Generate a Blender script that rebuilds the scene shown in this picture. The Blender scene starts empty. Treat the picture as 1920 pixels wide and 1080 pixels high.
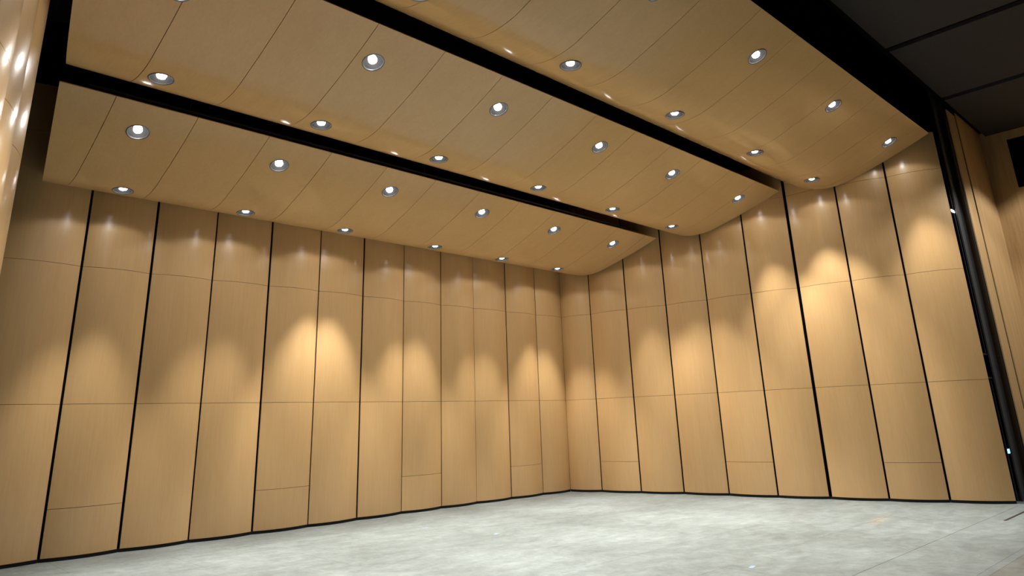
import bpy, bmesh, math, random
from mathutils import Vector, Matrix
random.seed(7)
S = bpy.context.scene
COL = S.collection

# ------------------------------------------------------------------ camera
cam_d = bpy.data.cameras.new('camera')
cam = bpy.data.objects.new('camera', cam_d)
COL.objects.link(cam)
_f = Vector((0.66286, 0.68913, 0.29277)).normalized()
_u = Vector((-0.17831, -0.23447, 0.95563))
_r = _f.cross(_u).normalized()
_u = _r.cross(_f).normalized()
cam.matrix_world = Matrix(((_r.x, _u.x, -_f.x, 0.0), (_r.y, _u.y, -_f.y, 0.0), (_r.z, _u.z, -_f.z, 1.6), (0, 0, 0, 1)))
cam_d.sensor_fit = 'HORIZONTAL'
cam_d.sensor_width = 36.0
cam_d.lens = 36.0 * 1318.79 / 1920.0          # 24.7 mm phone main camera, frame cropped off its centre
cam_d.shift_x = 6.0 / 1920.0
cam_d.shift_y = -154.0 / 1920.0
cam_d.clip_end = 200
S.camera = cam

# ------------------------------------------------------------------ world, exposure
w = bpy.data.worlds.new('world')
S.world = w
w.use_nodes = True
w.node_tree.nodes['Background'].inputs[0].default_value = (0.9, 0.95, 1.0, 1)
w.node_tree.nodes['Background'].inputs[1].default_value = 0.004
S.view_settings.view_transform = 'Standard'
S.view_settings.look = 'None'
S.view_settings.gamma = 1.0
S.view_settings.use_curve_mapping = False
S.view_settings.exposure = 0.32
FIELD_W, BEAM_W = 13.0, 450.0                   # watts of each downlight's wide field and of its inner beam
HOUSE_W = 480.0
BACK_BEAMS = [53, 53, 65, 60, 55, 60]           # the lamps nearest the back wall are focused unevenly
BACK_POWER = [0.9, 0.8, 1.35, 1.1, 0.9, 1.2]
LIGHT_COL = (1.0, 0.975, 0.93)
FIELD_ANGLE, BEAM_ANGLE = 149.0, 65.0

# ------------------------------------------------------------------ helpers
def link(o, parent=None):
    COL.objects.link(o)
    if parent is not None:
        o.parent = parent
    return o

def mesh_obj(name, verts, faces, mat, parent=None, smooth=False):
    me = bpy.data.meshes.new(name)
    me.from_pydata([tuple(v) for v in verts], [], faces)
    me.update()
    if mat is not None:
        me.materials.append(mat)
    if smooth:
        for p in me.polygons:
            p.use_smooth = True
    return link(bpy.data.objects.new(name, me), parent)

def bm_obj(name, bm, mat, parent=None, smooth=False):
    bmesh.ops.recalc_face_normals(bm, faces=bm.faces)
    me = bpy.data.meshes.new(name)
    bm.to_mesh(me)
    bm.free()
    if mat is not None:
        me.materials.append(mat)
    if smooth:
        for p in me.polygons:
            p.use_smooth = True
    return link(bpy.data.objects.new(name, me), parent)

def add_box(bm, lo, hi, bevel=0.0):
    r = bmesh.ops.create_cube(bm, size=1.0)
    c = [(lo[i] + hi[i]) / 2 for i in range(3)]
    s = [hi[i] - lo[i] for i in range(3)]
    for v in r['verts']:
        v.co = Vector((c[0] + v.co.x * s[0], c[1] + v.co.y * s[1], c[2] + v.co.z * s[2]))
    if bevel > 0:
        es = list({e for v in r['verts'] for e in v.link_edges})
        bmesh.ops.bevel(bm, geom=es, offset=bevel, segments=2, affect='EDGES', profile=0.7)

def box(name, lo, hi, mat, parent=None, bevel=0.0):
    bm = bmesh.new()
    add_box(bm, lo, hi, bevel)
    return bm_obj(name, bm, mat, parent)

def add_tube(bm, a, b, r, seg=10):
    a, b = Vector(a), Vector(b)
    d = b - a
    q = d.to_track_quat('Z', 'Y').to_matrix().to_4x4()
    m = Matrix.Translation((a + b) / 2) @ q
    bmesh.ops.create_cone(bm, cap_ends=True, segments=seg, radius1=r, radius2=r, depth=d.length, matrix=m)

def thing(name, label, cat, loc, rotz=0.0, group=None):
    o = bpy.data.objects.new(name, None)
    o.empty_display_size = 0.3
    link(o)
    o.location = loc
    o.rotation_euler = (0, 0, rotz)
    return tag(o, label, cat, group)

def tag(o, label, cat, group=None):
    o['label'] = label
    o['category'] = cat
    o['kind'] = 'thing'
    if group:
        o['group'] = group
    return o

def struct(o, label=None):
    o['kind'] = 'structure'
    if label:
        o['label'] = label
    return o

# ------------------------------------------------------------------ materials
def new_mat(name):
    m = bpy.data.materials.new(name)
    m.use_nodes = True
    nt = m.node_tree
    return m, nt, nt.nodes['Principled BSDF']

def plain(name, col, rough=0.6, metal=0.0, spec=0.5):
    m, nt, b = new_mat(name)
    tc = nt.nodes.new('ShaderNodeTexCoord')
    n = nt.nodes.new('ShaderNodeTexNoise')
    n.inputs['Scale'].default_value = 14.0
    n.inputs['Detail'].default_value = 4.0
    nt.links.new(tc.outputs['Object'], n.inputs['Vector'])
    mx = nt.nodes.new('ShaderNodeMix')
    mx.data_type = 'RGBA'
    mx.inputs['A'].default_value = (*[c * 0.88 for c in col], 1)
    mx.inputs['B'].default_value = (*[min(1, c * 1.12) for c in col], 1)
    nt.links.new(n.outputs['Fac'], mx.inputs['Factor'])
    nt.links.new(mx.outputs['Result'], b.inputs['Base Color'])
    b.inputs['Roughness'].default_value = rough
    b.inputs['Metallic'].default_value = metal
    b.inputs['Specular IOR Level'].default_value = spec
    return m

def emitter(name, col, strength):
    m, nt, b = new_mat(name)
    b.inputs['Base Color'].default_value = (0.8, 0.8, 0.8, 1)
    b.inputs['Emission Color'].default_value = (*col, 1)
    b.inputs['Emission Strength'].default_value = strength
    return m

def veneer(name, dark, light, grain, rough, bump=0.02, vary=0.10, coat=0.0):
    """lacquered wood veneer; grain = scale per axis of object space (small along the grain)"""
    m, nt, b = new_mat(name)
    L = nt.links.new
    tc = nt.nodes.new('ShaderNodeTexCoord')
    oi = nt.nodes.new('ShaderNodeObjectInfo')
    off = nt.nodes.new('ShaderNodeVectorMath')
    off.operation = 'SCALE'
    off.inputs[0].default_value = (37.0, 19.0, 53.0)
    L(oi.outputs['Random'], off.inputs['Scale'])
    add = nt.nodes.new('ShaderNodeVectorMath')
    add.operation = 'ADD'
    L(tc.outputs['Object'], add.inputs[0])
    L(off.outputs['Vector'], add.inputs[1])
    mp = nt.nodes.new('ShaderNodeMapping')
    mp.inputs['Scale'].default_value = grain
    L(add.outputs['Vector'], mp.inputs['Vector'])
    fine = nt.nodes.new('ShaderNodeTexNoise')
    fine.inputs['Scale'].default_value = 5.0
    fine.inputs['Detail'].default_value = 7.0
    fine.inputs['Roughness'].default_value = 0.62
    L(mp.outputs['Vector'], fine.inputs['Vector'])
    broad = nt.nodes.new('ShaderNodeTexNoise')
    broad.inputs['Scale'].default_value = 0.8
    broad.inputs['Detail'].default_value = 3.0
    broad.inputs['Distortion'].default_value = 0.4
    L(mp.outputs['Vector'], broad.inputs['Vector'])
    mixf = nt.nodes.new('ShaderNodeMath')
    mixf.operation = 'MULTIPLY_ADD'
    L(fine.outputs['Fac'], mixf.inputs[0])
    mixf.inputs[1].default_value = 0.65
    sc = nt.nodes.new('ShaderNodeMath')
    sc.operation = 'MULTIPLY'
    L(broad.outputs['Fac'], sc.inputs[0])
    sc.inputs[1].default_value = 0.35
    L(sc.outputs[0], mixf.inputs[2])
    rp = nt.nodes.new('ShaderNodeValToRGB')
    rp.color_ramp.elements[0].position = 0.30
    rp.color_ramp.elements[0].color = (*dark, 1)
    rp.color_ramp.elements[1].position = 0.70
    rp.color_ramp.elements[1].color = (*light, 1)
    L(mixf.outputs[0], rp.inputs['Fac'])
    hs = nt.nodes.new('ShaderNodeHueSaturation')
    vr = nt.nodes.new('ShaderNodeMapRange')
    vr.inputs['To Min'].default_value = 1.0 - vary / 2
    vr.inputs['To Max'].default_value = 1.0 + vary / 2
    L(oi.outputs['Random'], vr.inputs['Value'])
    L(vr.outputs['Result'], hs.inputs['Value'])
    L(rp.outputs['Color'], hs.inputs['Color'])
    L(hs.outputs['Color'], b.inputs['Base Color'])
    b.inputs['Roughness'].default_value = rough
    b.inputs['Coat Weight'].default_value = coat
    b.inputs['Coat Roughness'].default_value = 0.2
    bp = nt.nodes.new('ShaderNodeBump')
    bp.inputs['Strength'].default_value = bump
    bp.inputs['Distance'].default_value = 0.01
    L(fine.outputs['Fac'], bp.inputs['Height'])
    L(bp.outputs['Normal'], b.inputs['Normal'])
    return m

M = {}
M['maple'] = veneer('maple_veneer', (0.57, 0.348, 0.147), (0.635, 0.405, 0.184), (9, 9, 0.45), 0.42, 0.012, 0.06, 0.75)
M['maple_ceiling'] = veneer('maple_ceiling_veneer', (0.60, 0.365, 0.150), (0.66, 0.415, 0.182), (9, 0.6, 9), 0.17, 0.012, 0.05)
M['oak'] = veneer('oak_panelling', (0.46, 0.285, 0.125), (0.68, 0.46, 0.225), (7, 7, 0.35), 0.5, 0.1, 0.05)
M['black'] = plain('black_paint', (0.008, 0.008, 0.009), 0.7, 0, 0.3)
M['black_void'] = plain('black_cloth', (0.004, 0.004, 0.0045), 0.95, 0, 0.05)
M['black_metal'] = plain('black_metal', (0.02, 0.02, 0.021), 0.4, 0.0, 0.5)
M['charcoal'] = plain('charcoal_paint', (0.05, 0.052, 0.056), 0.55, 0, 0.4)
M['ceiling_dark'] = plain('dark_ceiling_paint', (0.036, 0.032, 0.033), 0.8, 0, 0.3)
M['trim'] = plain('brushed_trim_metal', (0.2, 0.2, 0.205), 0.4, 0.85)
M['reflector'] = plain('smoked_reflector', (0.0032, 0.0032, 0.0035), 0.55, 0.0, 0.08)
M['lamp'] = emitter('lamp_glass', (1.0, 0.97, 0.93), 40.0)
M['blue'] = emitter('blue_lamp', (0.25, 0.6, 1.0), 2.2)
M['white_lamp'] = emitter('white_lamp', (1.0, 0.97, 0.9), 6.0)
M['brown_edge'] = plain('panel_edge', (0.12, 0.05, 0.025), 0.6)
M['tape'] = plain('pale_blue_tape', (0.27, 0.35, 0.44), 0.6)
M['grille'] = plain('black_grille', (0.012, 0.012, 0.013), 0.6)

def floor_mat(name, base, k=1.0):
    m, nt, b = new_mat(name)
    L = nt.links.new
    g = nt.nodes.new('ShaderNodeNewGeometry')
    def noise(scale, vec_scale, detail, rough=0.6, dist=0.0):
        mp = nt.nodes.new('ShaderNodeMapping')
        mp.inputs['Scale'].default_value = vec_scale
        L(g.outputs['Position'], mp.inputs['Vector'])
        n = nt.nodes.new('ShaderNodeTexNoise')
        n.inputs['Scale'].default_value = scale
        n.inputs['Detail'].default_value = detail
        n.inputs['Roughness'].default_value = rough
        n.inputs['Distortion'].default_value = dist
        L(mp.outputs['Vector'], n.inputs['Vector'])
        return n.outputs['Fac']
    def ramp(fac, p0, c0, p1, c1):
        r = nt.nodes.new('ShaderNodeValToRGB')
        r.color_ramp.elements[0].position = p0
        r.color_ramp.elements[0].color = (c0, c0, c0, 1)
        r.color_ramp.elements[1].position = p1
        r.color_ramp.elements[1].color = (c1, c1, c1, 1)
        L(fac, r.inputs['Fac'])
        return r.outputs['Color']
    def mul(a, bb):
        mx = nt.nodes.new('ShaderNodeMix')
        mx.data_type = 'RGBA'
        mx.blend_type = 'MULTIPLY'
        mx.inputs['Factor'].default_value = 1.0
        L(a, mx.inputs['A'])
        L(bb, mx.inputs['B'])
        return mx.outputs['Result']
    big = ramp(noise(0.45, (1, 1, 1), 4), 0.30, 0.88, 0.70, 1.08)
    scuff = ramp(noise(3.2, (0.7, 1.2, 1), 10, 0.74, 0.7), 0.32, 0.72, 0.70, 1.22)
    wipe = ramp(noise(13.0, (1.0, 0.55, 1), 9, 0.78, 0.5), 0.36, 0.80, 0.66, 1.14)
    marks = ramp(noise(7.0, (0.5, 1.6, 1), 8, 0.75, 1.2), 0.60, 1.0, 0.72, 1.42)
    c = mul(mul(big, scuff), mul(wipe, marks))
    rgb = nt.nodes.new('ShaderNodeRGB')
    rgb.outputs[0].default_value = (*base, 1)
    col = mul(c, rgb.outputs[0])
    def stain(col, centre, size, ang, tint, lo, hi, strength):
        mp = nt.nodes.new('ShaderNodeMapping')
        mp.vector_type = 'TEXTURE'
        mp.inputs['Location'].default_value = (centre[0], centre[1], 0)
        mp.inputs['Rotation'].default_value = (0, 0, ang)
        mp.inputs['Scale'].default_value = (size[0], size[1], 1)
        L(g.outputs['Position'], mp.inputs['Vector'])
        ln = nt.nodes.new('ShaderNodeVectorMath')
        ln.operation = 'LENGTH'
        L(mp.outputs['Vector'], ln.inputs[0])
        fall = ramp(ln.outputs['Value'], 0.25, 1.0, 1.0, 0.0)
        spk = ramp(noise(11.0, (0.7, 1.3, 1), 6, 0.7, 0.8), lo, 0.0, hi, strength)
        mx = nt.nodes.new('ShaderNodeMix')
        mx.data_type = 'RGBA'
        L(mul(fall, spk), mx.inputs['Factor'])
        L(col, mx.inputs['A'])
        mx.inputs['B'].default_value = (*tint, 1)
        return mx.outputs['Result']
    col = stain(col, (11.92, 4.58), (0.75, 0.16), 0.15, (0.36, 0.30, 0.21), 0.42, 0.60, 0.65)
    col = stain(col, (11.85, 5.75), (1.6, 0.22), 0.25, (0.13, 0.135, 0.13), 0.36, 0.62, 0.6)
    L(col, b.inputs['Base Color'])
    rr = nt.nodes.new('ShaderNodeMapRange')
    rr.inputs['To Min'].default_value = 0.38
    rr.inputs['To Max'].default_value = 0.62
    L(noise(3.0, (0.8, 1.2, 1), 6), rr.inputs['Value'])
    L(rr.outputs['Result'], b.inputs['Roughness'])
    b.inputs['Specular IOR Level'].default_value = 0.35
    return m
M['floor'] = floor_mat('worn_grey_stage_floor', (0.188, 0.216, 0.209))
M['apron'] = floor_mat('apron_floor', (0.175, 0.186, 0.163))
M['subfloor'] = plain('dark_subfloor', (0.05, 0.045, 0.04), 0.9)

# ------------------------------------------------------------------ setting: floor of sheets
floor = struct(box('floor', (-3.5, -2.0, -0.12), (19.8, 13.6, -0.008), M['subfloor']), 'worn grey stage floor of large sheets')
def sheet(x0, x1, y0, y1, mat):
    g = 0.0012
    o = box('floor_board', (x0 + g, y0 + g, -0.008), (x1 - g, y1 - g, 0.0), mat, floor)
    return o
ys = [-2.0, -0.5, 1.0, 2.37, 2.465, 3.382]
row = 0
for a, b2 in zip(ys[:-1], ys[1:]):
    x = -3.5 - (row % 2) * 1.22
    while x < 19.8:
        xe = x + 2.44
        if b2 < 2.5 and b2 > 2.4:
            xe = x + 4.88
        sheet(max(x, -3.5), min(xe, 19.8), a, b2, M['apron'] if b2 < 2.4 else M['floor'])
        x = xe
    row += 1
y = 3.385
while y < 13.5:
    x = -3.5 - (row % 2) * 1.22
    while x < 19.8:
        sheet(max(x, -3.5), min(x + 2.44, 19.8), y, min(y + 1.22, 13.6), M['floor'])
        x += 2.44
    y += 1.22
    row += 1
struct(box('floor_slot', (12.72, 3.125, 0.0), (15.1, 3.165, 0.0015), M['black_metal'], floor), 'thin dark slot in the grey floor')

# ------------------------------------------------------------------ setting: black stage house behind the shell
struct(box('wall_back', (-4.0, 13.6, 0.0), (20.0, 13.75, 10.2), M['black_void']), 'black back wall of the stage house')
struct(box('wall_left', (-4.15, -2.0, 0.0), (-4.0, 13.75, 10.2), M['black_void']), 'black side wall of the stage house')
struct(box('wall_stage_right', (19.9, 3.6, 0.0), (20.05, 13.75, 10.2), M['black_void']), 'black wing wall beyond the shell')
struct(box('ceiling', (-4.15, 3.35, 10.05), (20.05, 13.75, 10.2), M['black_void']), 'black ceiling of the stage house')

# proscenium, house right: black return, oak strip, shadow gap, oak panel, oak side wall with a black port
PY = 3.45
struct(box('trim_1', (15.30, PY, 0.0), (16.14, PY + 0.025, 10.0), M['charcoal']), 'charcoal proscenium return beside the shell')
struct(box('trim_2', (15.61, 3.30, 0.0), (16.15, 3.318, 7.38), M['oak']), 'narrow oak strip beside the charcoal return')
struct(box('trim_3', (16.05, PY + 0.005, 0.0), (16.90, PY + 0.10, 10.0), M['black']), 'black shadow gap between the oak strips')
struct(box('wall_proscenium', (16.31, 3.31, 0.0), (18.10, 3.325, 8.2), M['oak']), 'oak faced proscenium wall')
WR = 18.10
wr = bmesh.new()
add_box(wr, (WR, -2.0, 0.0), (WR + 0.12, 1.55, 9.0))
add_box(wr, (WR, 2.84, 0.0), (WR + 0.12, 3.56, 9.0))
add_box(wr, (WR, 1.55, 0.0), (WR + 0.12, 2.84, 6.09))
add_box(wr, (WR, 1.55, 7.21), (WR + 0.12, 2.84, 9.0))
wr = struct(bm_obj('wall_right', wr, M['oak']), 'oak panelled side wall with a black port near its top')
nb = bmesh.new()
add_box(nb, (WR + 0.12, 1.45, 5.99), (WR + 0.16, 2.94, 7.31))
add_box(nb, (WR + 0.02, 1.55, 6.09), (WR + 0.13, 1.58, 7.21))
add_box(nb, (WR + 0.02, 2.81, 6.09), (WR + 0.13, 2.84, 7.21))
add_box(nb, (WR + 0.02, 1.58, 6.09), (WR + 0.13, 2.81, 6.12))
add_box(nb, (WR + 0.02, 1.58, 7.18), (WR + 0.13, 2.81, 7.21))
bm_obj('port_lining', nb, M['black_void'], wr)['kind'] = 'structure'
# house ceiling over the apron: dark panels with black gaps, and the black header void behind its edge
hc = struct(box('ceiling_house', (-4.0, -2.0, 7.62), (18.1, 3.10, 7.72), M['black_void']), 'black deck above the dark house ceiling panels')
for x0, x1 in ((-3.0, 0.0), (0.13, 2.98), (3.12, 5.98), (6.12, 9.0), (9.13, 12.02), (12.19, 14.98), (15.16, 18.09)):
    o = box('ceiling_panel', (x0, -1.9, 7.40), (x1, 3.20, 7.47), M['ceiling_dark'], hc, 0.006)
    o['kind'] = 'structure'
struct(box('wall_header', (-4.0, 3.22, 7.50), (18.1, 3.34, 10.05), M['black_void']), 'black header wall above the stage opening')

# ------------------------------------------------------------------ acoustic shell towers
H1, H2, H3, H4, HT = 0.658, 2.036, 4.024, 5.983, 6.742
SKIRT = 0.048
SAG = 0.095
NSEG = 14
def arc(x0, x1, w, sag, inset=0.0, n=NSEG):
    """points from x0 to x1 on the convex arc over chord 0..w, front is -y"""
    R = (w * w / 4 + sag * sag) / (2 * sag)
    pts = []
    for i in range(n + 1):
        x = x0 + (x1 - x0) * i / n
        d = math.sqrt(R * R - (x - w / 2) ** 2) - (R - sag)
        pts.append((x, -d + inset))
    return pts

def curved_panel(name, w, g0, g1, z0, z1, mat, parent, inset=0.0, thick=0.022):
    f = arc(g0, w - g1, w, SAG, inset)
    n = len(f)
    vs, fs = [], []
    for z in (z0, z1):
        for x, y in f:
            vs.append((x, y, z))
        for x, y in f:
            vs.append((x, y + thick, z))
    A, B, C2, D = 0, n, 2 * n, 3 * n      # front low, back low, front high, back high
    for i in range(n - 1):
        fs.append((A + i, A + i + 1, C2 + i + 1, C2 + i))
        fs.append((B + i + 1, B + i, D + i, D + i + 1))
        fs.append((B + i, B + i + 1, A + i + 1, A + i))
        fs.append((C2 + i, C2 + i + 1, D + i + 1, D + i))
    fs.append((A, C2, D, B))
    fs.append((A + n - 1, B + n - 1, D + n - 1, C2 + n - 1))
    o = mesh_obj(name, vs, fs, mat, parent)
    for k, p in enumerate(o.data.polygons):
        if k < 4 * (n - 1) and k % 4 < 2:
            p.use_smooth = True
    o.data.set_sharp_from_angle(angle=math.radians(40))
    return o

def tower(pts, gaps, label, group, door=1):
    """pts: plan points of the vertical joints left to right as seen from the stage; gaps: width of each joint"""
    a = Vector(pts[0])
    b = Vector(pts[-1])
    base = (a + b) / 2
    ang = math.atan2(b.y - a.y, b.x - a.x)
    t = thing('shell_tower', label, 'acoustic tower', (base.x, base.y, 0), ang, group)
    inv = Matrix.Rotation(-ang, 2)
    loc = [inv @ (Vector(p) - base) for p in pts]
    hz = 0.0028
    for i in range(len(loc) - 1):
        p, q = loc[i], loc[i + 1]
        wd = (q - p).length
        an = math.atan2(q.y - p.y, q.x - p.x)
        zs = [SKIRT, H2, H3, H4, HT]
        if i == door:
            zs = [SKIRT, H1, H2, H3, H4, HT]
        for k in range(len(zs) - 1):
            nm = 'access_panel' if (i == door and k == 0) else 'wall_panel'
            o = curved_panel(nm, wd, gaps[i] / 2, gaps[i + 1] / 2, zs[k] + (0 if k == 0 else hz), zs[k + 1] - hz * (k < len(zs) - 2), M['maple'], t)
            o.location = (p.x, p.y, 0)
            o.rotation_euler = (0, 0, an)
        o = curved_panel('base_skirt', wd, 0.004, 0.004, 0.0, SKIRT, M['black'], t, 0.010, 0.03)
        o.location = (p.x, p.y, 0)
        o.rotation_euler = (0, 0, an)
        o = box('backing_board', (0.0, 0.035, 0.02), (wd, 0.05, HT - 0.02), M['black_void'], t)
        o.location = (p.x, p.y, 0)
        o.rotation_euler = (0, 0, an)
    # steel frame that carries the wings, behind the panels
    x0, x1 = loc[0].x, loc[-1].x
    for x in (x0 + 0.10, x1 - 0.10):
        bm = bmesh.new()
        add_tube(bm, (x, 0.16, 0.0), (x, 0.16, HT - 0.1), 0.03, 8)
        bm_obj('frame_post', bm, M['black_metal'], t)
    for z in (0.25, 2.0, 4.0, 6.0):
        bm = bmesh.new()
        add_tube(bm, (x0 + 0.10, 0.16, z), (x1 - 0.10, 0.16, z), 0.022, 8)
        bm_obj('frame_rail', bm, M['black_metal'], t)
    return t

def end_frame(t):
    """slim steel tubes and brackets on the free end of the right hand tower, seen in the gap beside it"""
    inv = t.matrix_world.inverted()
    def tube(name, a, b, r):
        bm = bmesh.new()
        add_tube(bm, a, b, r, 8)
        o = bm_obj(name, bm, M['black_metal'], t)
        o.matrix_parent_inverse = inv
    tube('frame_post', (15.27, 3.50, 2.50), (15.27, 3.50, 6.60), 0.012)
    tube('frame_post', (15.20, 3.50, 0.02), (15.20, 3.50, 2.02), 0.010)
    for z in (2.06, 2.48):
        tube('frame_bracket', (14.98, 3.50, z), (15.30, 3.50, z), 0.016)

BX = [1.40, 2.491, 3.462, 4.427, 5.410, 6.370, 7.344, 8.334, 9.295, 10.205, 11.178, 12.160, 13.046]
BY = [11.858, 11.858, 11.858, 11.844, 11.821, 11.790, 11.828, 11.868, 11.868, 11.858, 11.845, 11.845, 11.818]
BG = [0.03, 0.036, 0.040, 0.026, 0.038, 0.024, 0.040, 0.020, 0.026, 0.010, 0.034, 0.022, 0.008]
RX = [13.046, 13.272, 13.440, 13.715, 13.875, 13.974, 14.192, 14.350, 14.601, 14.899]
RY = [11.818, 11.055, 10.090, 9.175, 8.205, 7.200, 6.265, 5.275, 4.364, 3.450]
RG = [0.008, 0.026, 0.034, 0.034, 0.032, 0.036, 0.062, 0.034, 0.036, 0.02]
names_b = ['curved maple shell tower at the left end of the back wall',
           'curved maple shell tower of the back wall, second from the left',
           'curved maple shell tower of the back wall, third from the left',
           'curved maple shell tower of the back wall that meets the corner']
for i in range(4):
    s = slice(3 * i, 3 * i + 4)
    tower(list(zip(BX[s], BY[s])), BG[s], names_b[i], 'shell towers along the back wall')
names_r = ['curved maple shell tower of the right wall that meets the back corner',
           'curved maple shell tower in the middle of the right wall',
           'curved maple shell tower of the right wall beside the charcoal proscenium']
for i in range(3):
    s = slice(3 * i, 3 * i + 4)
    rt = tower(list(zip(RX[s], RY[s])), RG[s], names_r[i], 'shell towers along the right wall')
bpy.context.view_layer.update()
end_frame(rt)
LC, LS = -0.68, 0.2068
ly = [7.85 - 0.975 * k for k in range(7)]
lp = [(LC + LS * yy, yy) for yy in ly][::-1]
tower(lp[3:7], [0.02] * 4, 'shiny maple side tower seen edge-on at the left of the photo', 'shell towers along the left wall')
tower(lp[0:4], [0.02] * 4, 'maple side tower nearest the camera, cut by the left edge', 'shell towers along the left wall')

# ------------------------------------------------------------------ ceiling canopies
PROF = [(-1.87, .690), (-1.45, .490), (-.99, .295), (-.61, .150), (-.30, .042), (0, 0), (.28, .030), (.52, .118), (.72, .232), (.92, .377)]
def spline(P, sub=4):
    out = []
    for i in range(len(P) - 1):
        p0 = P[max(i - 1, 0)]; p1 = P[i]; p2 = P[i + 1]; p3 = P[min(i + 2, len(P) - 1)]
        for k in range(sub):
            t = k / sub
            out.append(tuple(0.5 * (2 * p1[j] + (p2[j] - p0[j]) * t + (2 * p0[j] - 5 * p1[j] + 4 * p2[j] - p3[j]) * t * t + (3 * p1[j] - p0[j] - 3 * p2[j] + p3[j]) * t ** 3) for j in range(2)))
    out.append(P[-1])
    return out
PS = spline(PROF)
def surf(rel):
    for (a, b) in zip(PS[:-1], PS[1:]):
        if a[0] <= rel <= b[0]:
            t = (rel - a[0]) / (b[0] - a[0])
            return a[1] + t * (b[1] - a[1]), (b[1] - a[1]) / (b[0] - a[0])
def right_x(y):
    return 15.516 - 0.2068 * y - 0.138
def left_x(lowy):
    return lambda y: {10.98: 1.40 + 0.152 * (y - 9.11), 8.18: 1.114 + 0.185 * (y - 7.30), 5.34: 0.37 + 0.20 * (y - 3.47)}[lowy]
TILT = {10.98: (0.060, 0.0, -0.090), 8.18: (0.105, 0.010, -0.065), 5.34: (0.095, 0.0, 0.0)}
def lift(lowy, x, rel):
    """the hanging reflectors are not quite level: rear lip rises to the left, front edge sinks to the right"""
    rear, f0, f1 = TILT[lowy]
    u = max(0.0, min(1.0, (rel + 1.87) / 1.87))
    return u * rear * (13.2 - x) / 12.0 + (1 - u) * (f0 + (f1 - f0) * (x - 1.5) / 12.3)
JOINTS = [2.02 + 1.006 * k for k in range(-1, 13)]

def strip(rows, x0f, x1f, y0, z0, mat, parent, thick=0.015):
    n = len(rows)
    nrm = []
    for i in range(n):
        a = rows[max(i - 1, 0)]; b = rows[min(i + 1, n - 1)]
        d = Vector((b[0] - a[0], b[1] - a[1])).normalized()
        nrm.append((-d.y, d.x))               # up side
    vs, fs = [], []
    for (ry, rz), nn in zip(rows, nrm):
        y = y0 + ry
        z = z0 + rz
        yt, zt = y + nn[0] * thick, z + nn[1] * thick
        xa, xb = x0f(y), x1f(y)
        da, db = lift(y0, xa, ry), lift(y0, xb, ry)
        vs += [(xa, y, z + da), (xb, y, z + db), (xb, yt, zt + db), (xa, yt, zt + da)]
    for i in range(n - 1):
        a, b = 4 * i, 4 * (i + 1)
        for j in range(4):
            fs.append((a + j, a + (j + 1) % 4, b + (j + 1) % 4, b + j))
    fs.append((3, 2, 1, 0))
    e = 4 * (n - 1)
    fs.append((e, e + 1, e + 2, e + 3))
    bm = bmesh.new()
    bv = [bm.verts.new(v) for v in vs]
    for f in fs:
        bm.faces.new([bv[i] for i in f])
    o = bm_obj('canopy_panel', bm, mat, parent)
    for p in o.data.polygons:
        if abs(p.normal.x) < 0.3:
            p.use_smooth = True
    o.data.set_sharp_from_angle(angle=math.radians(40))
    return o

def cut_holes(o, cutter):
    md = o.modifiers.new('hole', 'BOOLEAN')
    md.operation = 'DIFFERENCE'
    md.solver = 'EXACT'
    md.object = cutter
    dg = bpy.context.evaluated_depsgraph_get()
    me = bpy.data.meshes.new_from_object(o.evaluated_get(dg))
    o.modifiers.clear()
    old = o.data
    o.data = me
    me.name = old.name
    bpy.data.meshes.remove(old)

def lathe(bm, prof, seg=28, cap=None):
    """prof: (r, z) from outside in, about local z; returns nothing"""
    rings = []
    for r, z in prof:
        rings.append([bm.verts.new((r * math.cos(2 * math.pi * k / seg), r * math.sin(2 * math.pi * k / seg), z)) for k in range(seg)])
    for A, B in zip(rings[:-1], rings[1:]):
        for k in range(seg):
            bm.faces.new((A[k], A[(k + 1) % seg], B[(k + 1) % seg], B[k]))
    if cap:
        bm.faces.new(rings[-1])
    return rings

RAD = 0.135
def make_fixture_meshes():
    bm = bmesh.new()
    lathe(bm, [(RAD - 0.012, 0.02), (RAD - 0.012, -0.004), (RAD + 0.008, -0.006), (RAD + 0.010, -0.001), (RAD - 0.006, 0.02)], 32)
    ring = bpy.data.meshes.new('trim_ring'); bmesh.ops.recalc_face_normals(bm, faces=bm.faces); bm.to_mesh(ring); bm.free()
    ring.materials.append(M['trim'])
    bm = bmesh.new()
    lathe(bm, [(RAD - 0.012, 0.004), (RAD - 0.018, 0.05), (RAD - 0.035, 0.10), (RAD - 0.062, 0.145), (RAD - 0.100, 0.155)], 32)
    can = bpy.data.meshes.new('reflector'); bm.normal_update(); bm.to_mesh(can); bm.free()
    can.materials.append(M['reflector'])
    bm = bmesh.new()
    lathe(bm, [(0.030, 0.150), (0.054, 0.065), (0.056, 0.036), (0.046, 0.018), (0.026, 0.010), (0.010, 0.008)], 24, True)
    lens = bpy.data.meshes.new('lamp_bulb'); bmesh.ops.recalc_face_normals(bm, faces=bm.faces); bm.to_mesh(lens); bm.free()
    lens.materials.append(M['lamp'])
    bm = bmesh.new()
    lathe(bm, [(RAD - 0.013, 0.020), (RAD + 0.004, 0.060), (RAD + 0.004, 0.165), (0.05, 0.185)], 20, True)
    house = bpy.data.meshes.new('housing'); bmesh.ops.recalc_face_normals(bm, faces=bm.faces); bm.to_mesh(house); bm.free()
    house.materials.append(M['black_metal'])
    for me in (ring, can, lens, house):
        for p in me.polygons:
            p.use_smooth = True
    return ring, can, lens, house
FIX = make_fixture_meshes()

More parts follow.
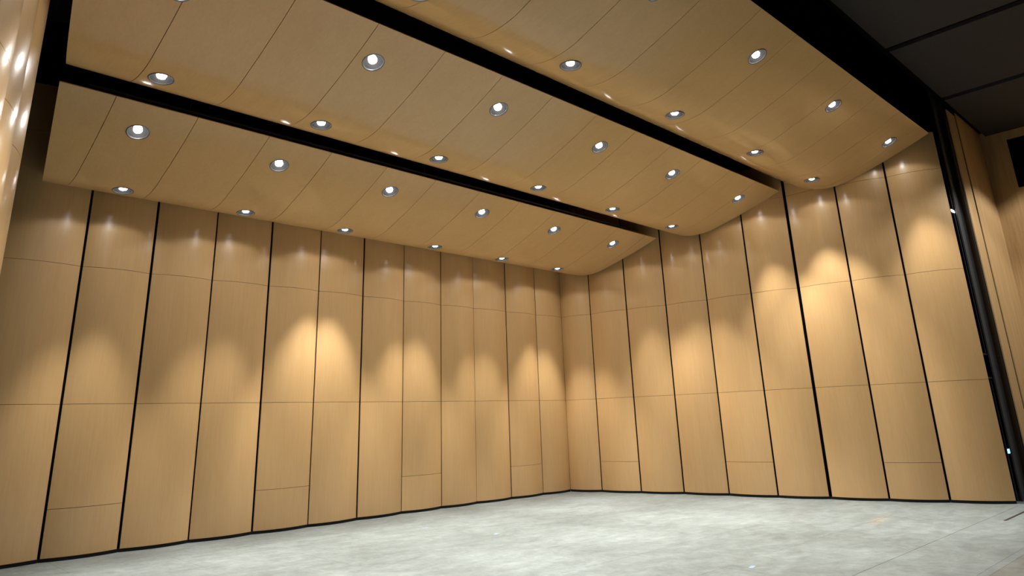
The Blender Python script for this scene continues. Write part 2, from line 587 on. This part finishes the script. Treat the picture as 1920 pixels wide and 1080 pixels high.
def spot(name, watts, angle, blend, parent):
    d = bpy.data.lights.new(name, 'SPOT')
    d.energy = watts
    d.color = LIGHT_COL
    d.spot_size = math.radians(angle)
    d.spot_blend = blend
    d.shadow_soft_size = 0.045
    o = bpy.data.objects.new(name, d)
    link(o, parent)
    return o

ORD = ['leftmost', 'second from the left', 'third from the left', 'fourth from the left', 'fifth from the left', 'rightmost']
def downlight(x, y0, z0, rel, label, group, beam=BEAM_ANGLE, power=1.0):
    rz, sl = surf(rel)
    y, z = y0 + rel, z0 + rz + lift(y0, x, rel)
    t = bpy.data.objects.new('downlight', None)
    t.empty_display_size = 0.15
    link(t)
    tag(t, label, 'downlight', group)
    t.location = (x, y, z)
    t.rotation_euler = (math.atan(sl), 0, 0)
    for me in FIX:
        link(bpy.data.objects.new(me.name, me), t)
    bpy.context.view_layer.update()
    for nm, wt, an, bl in (('field_lamp', FIELD_W, FIELD_ANGLE, 0.16), ('beam_lamp', BEAM_W * power, beam, 0.55)):
        s = spot(nm, wt, an, bl, t)
        s.location = (0, 0, -0.012)
        # the gimbal brings the lamp halfway from the canopy's slope back to plumb
        s.rotation_euler = (-math.atan(sl) * (0.5 if nm == 'beam_lamp' else 1.0), 0, 0)
    return t

CAN = [('nearest the back wall', 'back', 10.98, 4.961,
        [2.437, 4.431, 6.431, 8.520, 10.516, 12.464], -1.39, [2.680, 4.527, 6.376, 8.425, 10.253, 12.026], -0.05),
       ('in the middle, between two black gaps', 'middle', 8.18, 5.480,
        [1.95, 4.284, 6.416, 8.706, 10.818, 13.22], -1.37, [2.240, 4.319, 6.352, 8.571, 10.657, 12.678], -0.04),
       ('nearest the camera, highest and darkest', 'front', 5.34, 5.968,
        [1.35, 3.90, 6.380, 8.806, 11.37, 13.88], -1.375, [1.55, 3.926, 6.364, 8.754, 11.23, 13.50], 0.02)]
for ci, (where, short, y0, z0, fx, frel, rx, rrel) in enumerate(CAN):
    lf = left_x(y0)
    rows = [p for p in PS if not (ci == 0 and p[0] > 0.70)]
    xm = 7.4
    t = thing('ceiling_canopy', 'curved maple ceiling reflector ' + where, 'ceiling reflector', (0, 0, 0), 0, 'ceiling reflectors over the stage')
    # cutters for the recessed lamps
    spots = [(x, frel) for x in fx] + [(x, rrel) for x in rx]
    cb = bmesh.new()
    for x, rel in spots:
        rz, sl = surf(rel)
        m = Matrix.Translation((x, y0 + rel, z0 + rz + lift(y0, x, rel))) @ Matrix.Rotation(math.atan(sl), 4, 'X')
        bmesh.ops.create_cone(cb, cap_ends=True, segments=32, radius1=RAD - 0.008, radius2=RAD - 0.008, depth=0.2, matrix=m)
    cutter = bm_obj('cutter', cb, None)
    edges = [None] + [j for j in JOINTS if j > lf(y0) + 0.25 and j < right_x(y0) + 0.05] + [None]
    for i in range(len(edges) - 1):
        g = 0.0045 if i % 2 else 0.003
        a, b = edges[i], edges[i + 1]
        x0f = lf if a is None else (lambda y, a=a, g=g: min(a + g, right_x(y) - 0.01))
        x1f = right_x if b is None else (lambda y, b=b, g=g: min(b - g, right_x(y)))
        o = strip(rows, x0f, x1f, y0, z0, M['maple_ceiling'], t)
        xs = [v.co.x for v in o.data.vertices]
        if any(min(xs) - 0.2 < x < max(xs) + 0.2 for x, _ in spots):
            cut_holes(o, cutter)
    bpy.data.objects.remove(cutter)
    # carrying frame and hangers above the panels
    bm = bmesh.new()
    for rel in (-1.6, -0.55):
        rz, _ = surf(rel)
        z = z0 + rz + 0.30
        y = y0 + rel
        xa, xb = lf(y) + 0.3, right_x(y) - 0.3
        add_tube(bm, (xa, y, z + lift(y0, xa, rel)), (xb, y, z + lift(y0, xb, rel)), 0.03, 8)
    bm_obj('canopy_frame', bm, M['black_metal'], t)
    for x in (3.0, 7.0, 11.0):
        for rel in (-1.6, -0.55):
            rz, _ = surf(rel)
            bm = bmesh.new()
            add_tube(bm, (x, y0 + rel, z0 + rz + 0.02 + lift(y0, x, rel)), (x, y0 + rel, 10.05), 0.008, 6)
            bm_obj('hanger_cable', bm, M['black_metal'], t)
    for xs, rel, rowname in ((fx, frel, 'front'), (rx, rrel, 'rear')):
        for k, x in enumerate(xs):
            downlight(x, y0, z0, rel, '%s downlight of the %s row in the %s' % (ORD[k], rowname, {'back': 'reflector nearest the back wall', 'middle': 'middle reflector', 'front': 'highest, foremost reflector'}[short]),
                      'downlights in the %s reflector' % short,
                      (BACK_BEAMS[k] if (ci == 0 and rowname == 'rear') else BEAM_ANGLE), (BACK_POWER[k] if (ci == 0 and rowname == 'rear') else 1.0))

# two recessed lamps in the dark house ceiling over the apron light the oak beside the stage
for x, y, lb in ((16.9, 0.55, 'recessed downlight in the dark house ceiling by the oak side wall'),
                 (13.6, 0.55, 'recessed downlight in the dark house ceiling over the apron')):
    t = thing('house_downlight', lb, 'downlight', (x, y, 7.398), 0, 'house downlights')
    for me in FIX:
        o = link(bpy.data.objects.new(me.name, me), t)
    s = spot('field_lamp', HOUSE_W, 126.0, 0.2, t)
    s.location = (0, 0, -0.012)

# ------------------------------------------------------------------ stage house bits
def curtain(name, x0, x1, y, z0, z1, mat, label):
    vs, fs = [], []
    n = int((x1 - x0) / 0.06)
    for i in range(n + 1):
        x = x0 + (x1 - x0) * i / n
        yy = y + 0.035 * math.sin(i * 0.9) + 0.02 * math.sin(i * 0.37 + 1)
        vs += [(x, yy, z0), (x, yy, z1), (x, yy + 0.01, z1), (x, yy + 0.01, z0)]
    for i in range(n):
        a, b = 4 * i, 4 * i + 4
        for j in range(4):
            fs.append((a + j, b + j, b + (j + 1) % 4, a + (j + 1) % 4))
    fs.append((0, 1, 2, 3))
    fs.append((4 * n + 3, 4 * n + 2, 4 * n + 1, 4 * n))
    o = mesh_obj(name, vs, fs, mat, None, True)
    return tag(o, label, 'curtain')
curtain('border_curtain', -3.8, 19.0, 12.8, 8.36, 10.0, M['charcoal'], 'dark border curtain hanging high behind the back wall of towers')

bm = bmesh.new()
wl = thing('work_light', 'tiny white work light on the edge of the charcoal proscenium', 'work light', (15.30, 3.50, 5.19))
box('lamp_body', (-0.05, 0.0, -0.035), (0.0, 0.06, 0.045), M['black_metal'], wl, 0.006)
box('lamp_lens', (-0.18, -0.012, -0.022), (0.0, 0.002, 0.022), M['white_lamp'], wl, 0.004)
bm.free()
bl = thing('running_light', 'small blue running light in the dark gap beside the right shell wall', 'running light', (17.2, 3.95, 0.0))
bm = bmesh.new()
add_tube(bm, (0, 0, 0.0), (0, 0, 0.66), 0.02, 8)
add_tube(bm, (0, 0, 0.0), (0, 0, 0.02), 0.12, 16)
bm_obj('stand', bm, M['black_metal'], bl)
box('lamp_lens', (-0.09, -0.05, 0.68), (0.09, -0.02, 0.76), M['blue'], bl, 0.006)
box('lamp_body', (-0.11, -0.021, 0.655), (0.11, 0.05, 0.78), M['black_metal'], bl, 0.006)
# dark flight case behind the gap
fc = thing('flight_case', 'black flight case standing in the dark gap beyond the right shell wall', 'case', (18.4, 4.25, 0.0))
box('body', (-0.6, -0.3, 0.10), (0.6, 0.3, 0.62), M['black'], fc, 0.02)
box('lid', (-0.6, -0.3, 0.625), (0.6, 0.3, 0.78), M['black'], fc, 0.02)
for sx in (-0.5, 0.5):
    for sy in (-0.22, 0.22):
        bm = bmesh.new()
        add_tube(bm, (sx - 0.02, sy, 0.05), (sx + 0.02, sy, 0.05), 0.05, 12)
        add_box(bm, (sx - 0.03, sy - 0.03, 0.05), (sx + 0.03, sy + 0.03, 0.10))
        bm_obj('caster', bm, M['black_metal'], fc)

# loudspeaker inside the port of the side wall is dark; only its grille shows
# tape marks left on the floor
for (x, y, a, wd), lb in zip([(7.698, 4.381, 0.2, 0.13), (7.699, 8.520, 0.5, 0.12), (7.464, 9.962, 0.1, 0.12)],
                             ['small pale blue tape mark on the grey floor, nearest the camera',
                              'small pale blue tape mark in the middle of the grey floor',
                              'small pale blue tape mark on the floor nearest the back towers']):
    o = box('floor_tape', (-wd / 2, -0.025, 0.0), (wd / 2, 0.025, 0.0008), M['tape'])
    o.location = (x, y, 0.0)
    o.rotation_euler = (0, 0, a)
    tag(o, lb, 'tape mark', 'tape marks on the stage floor')
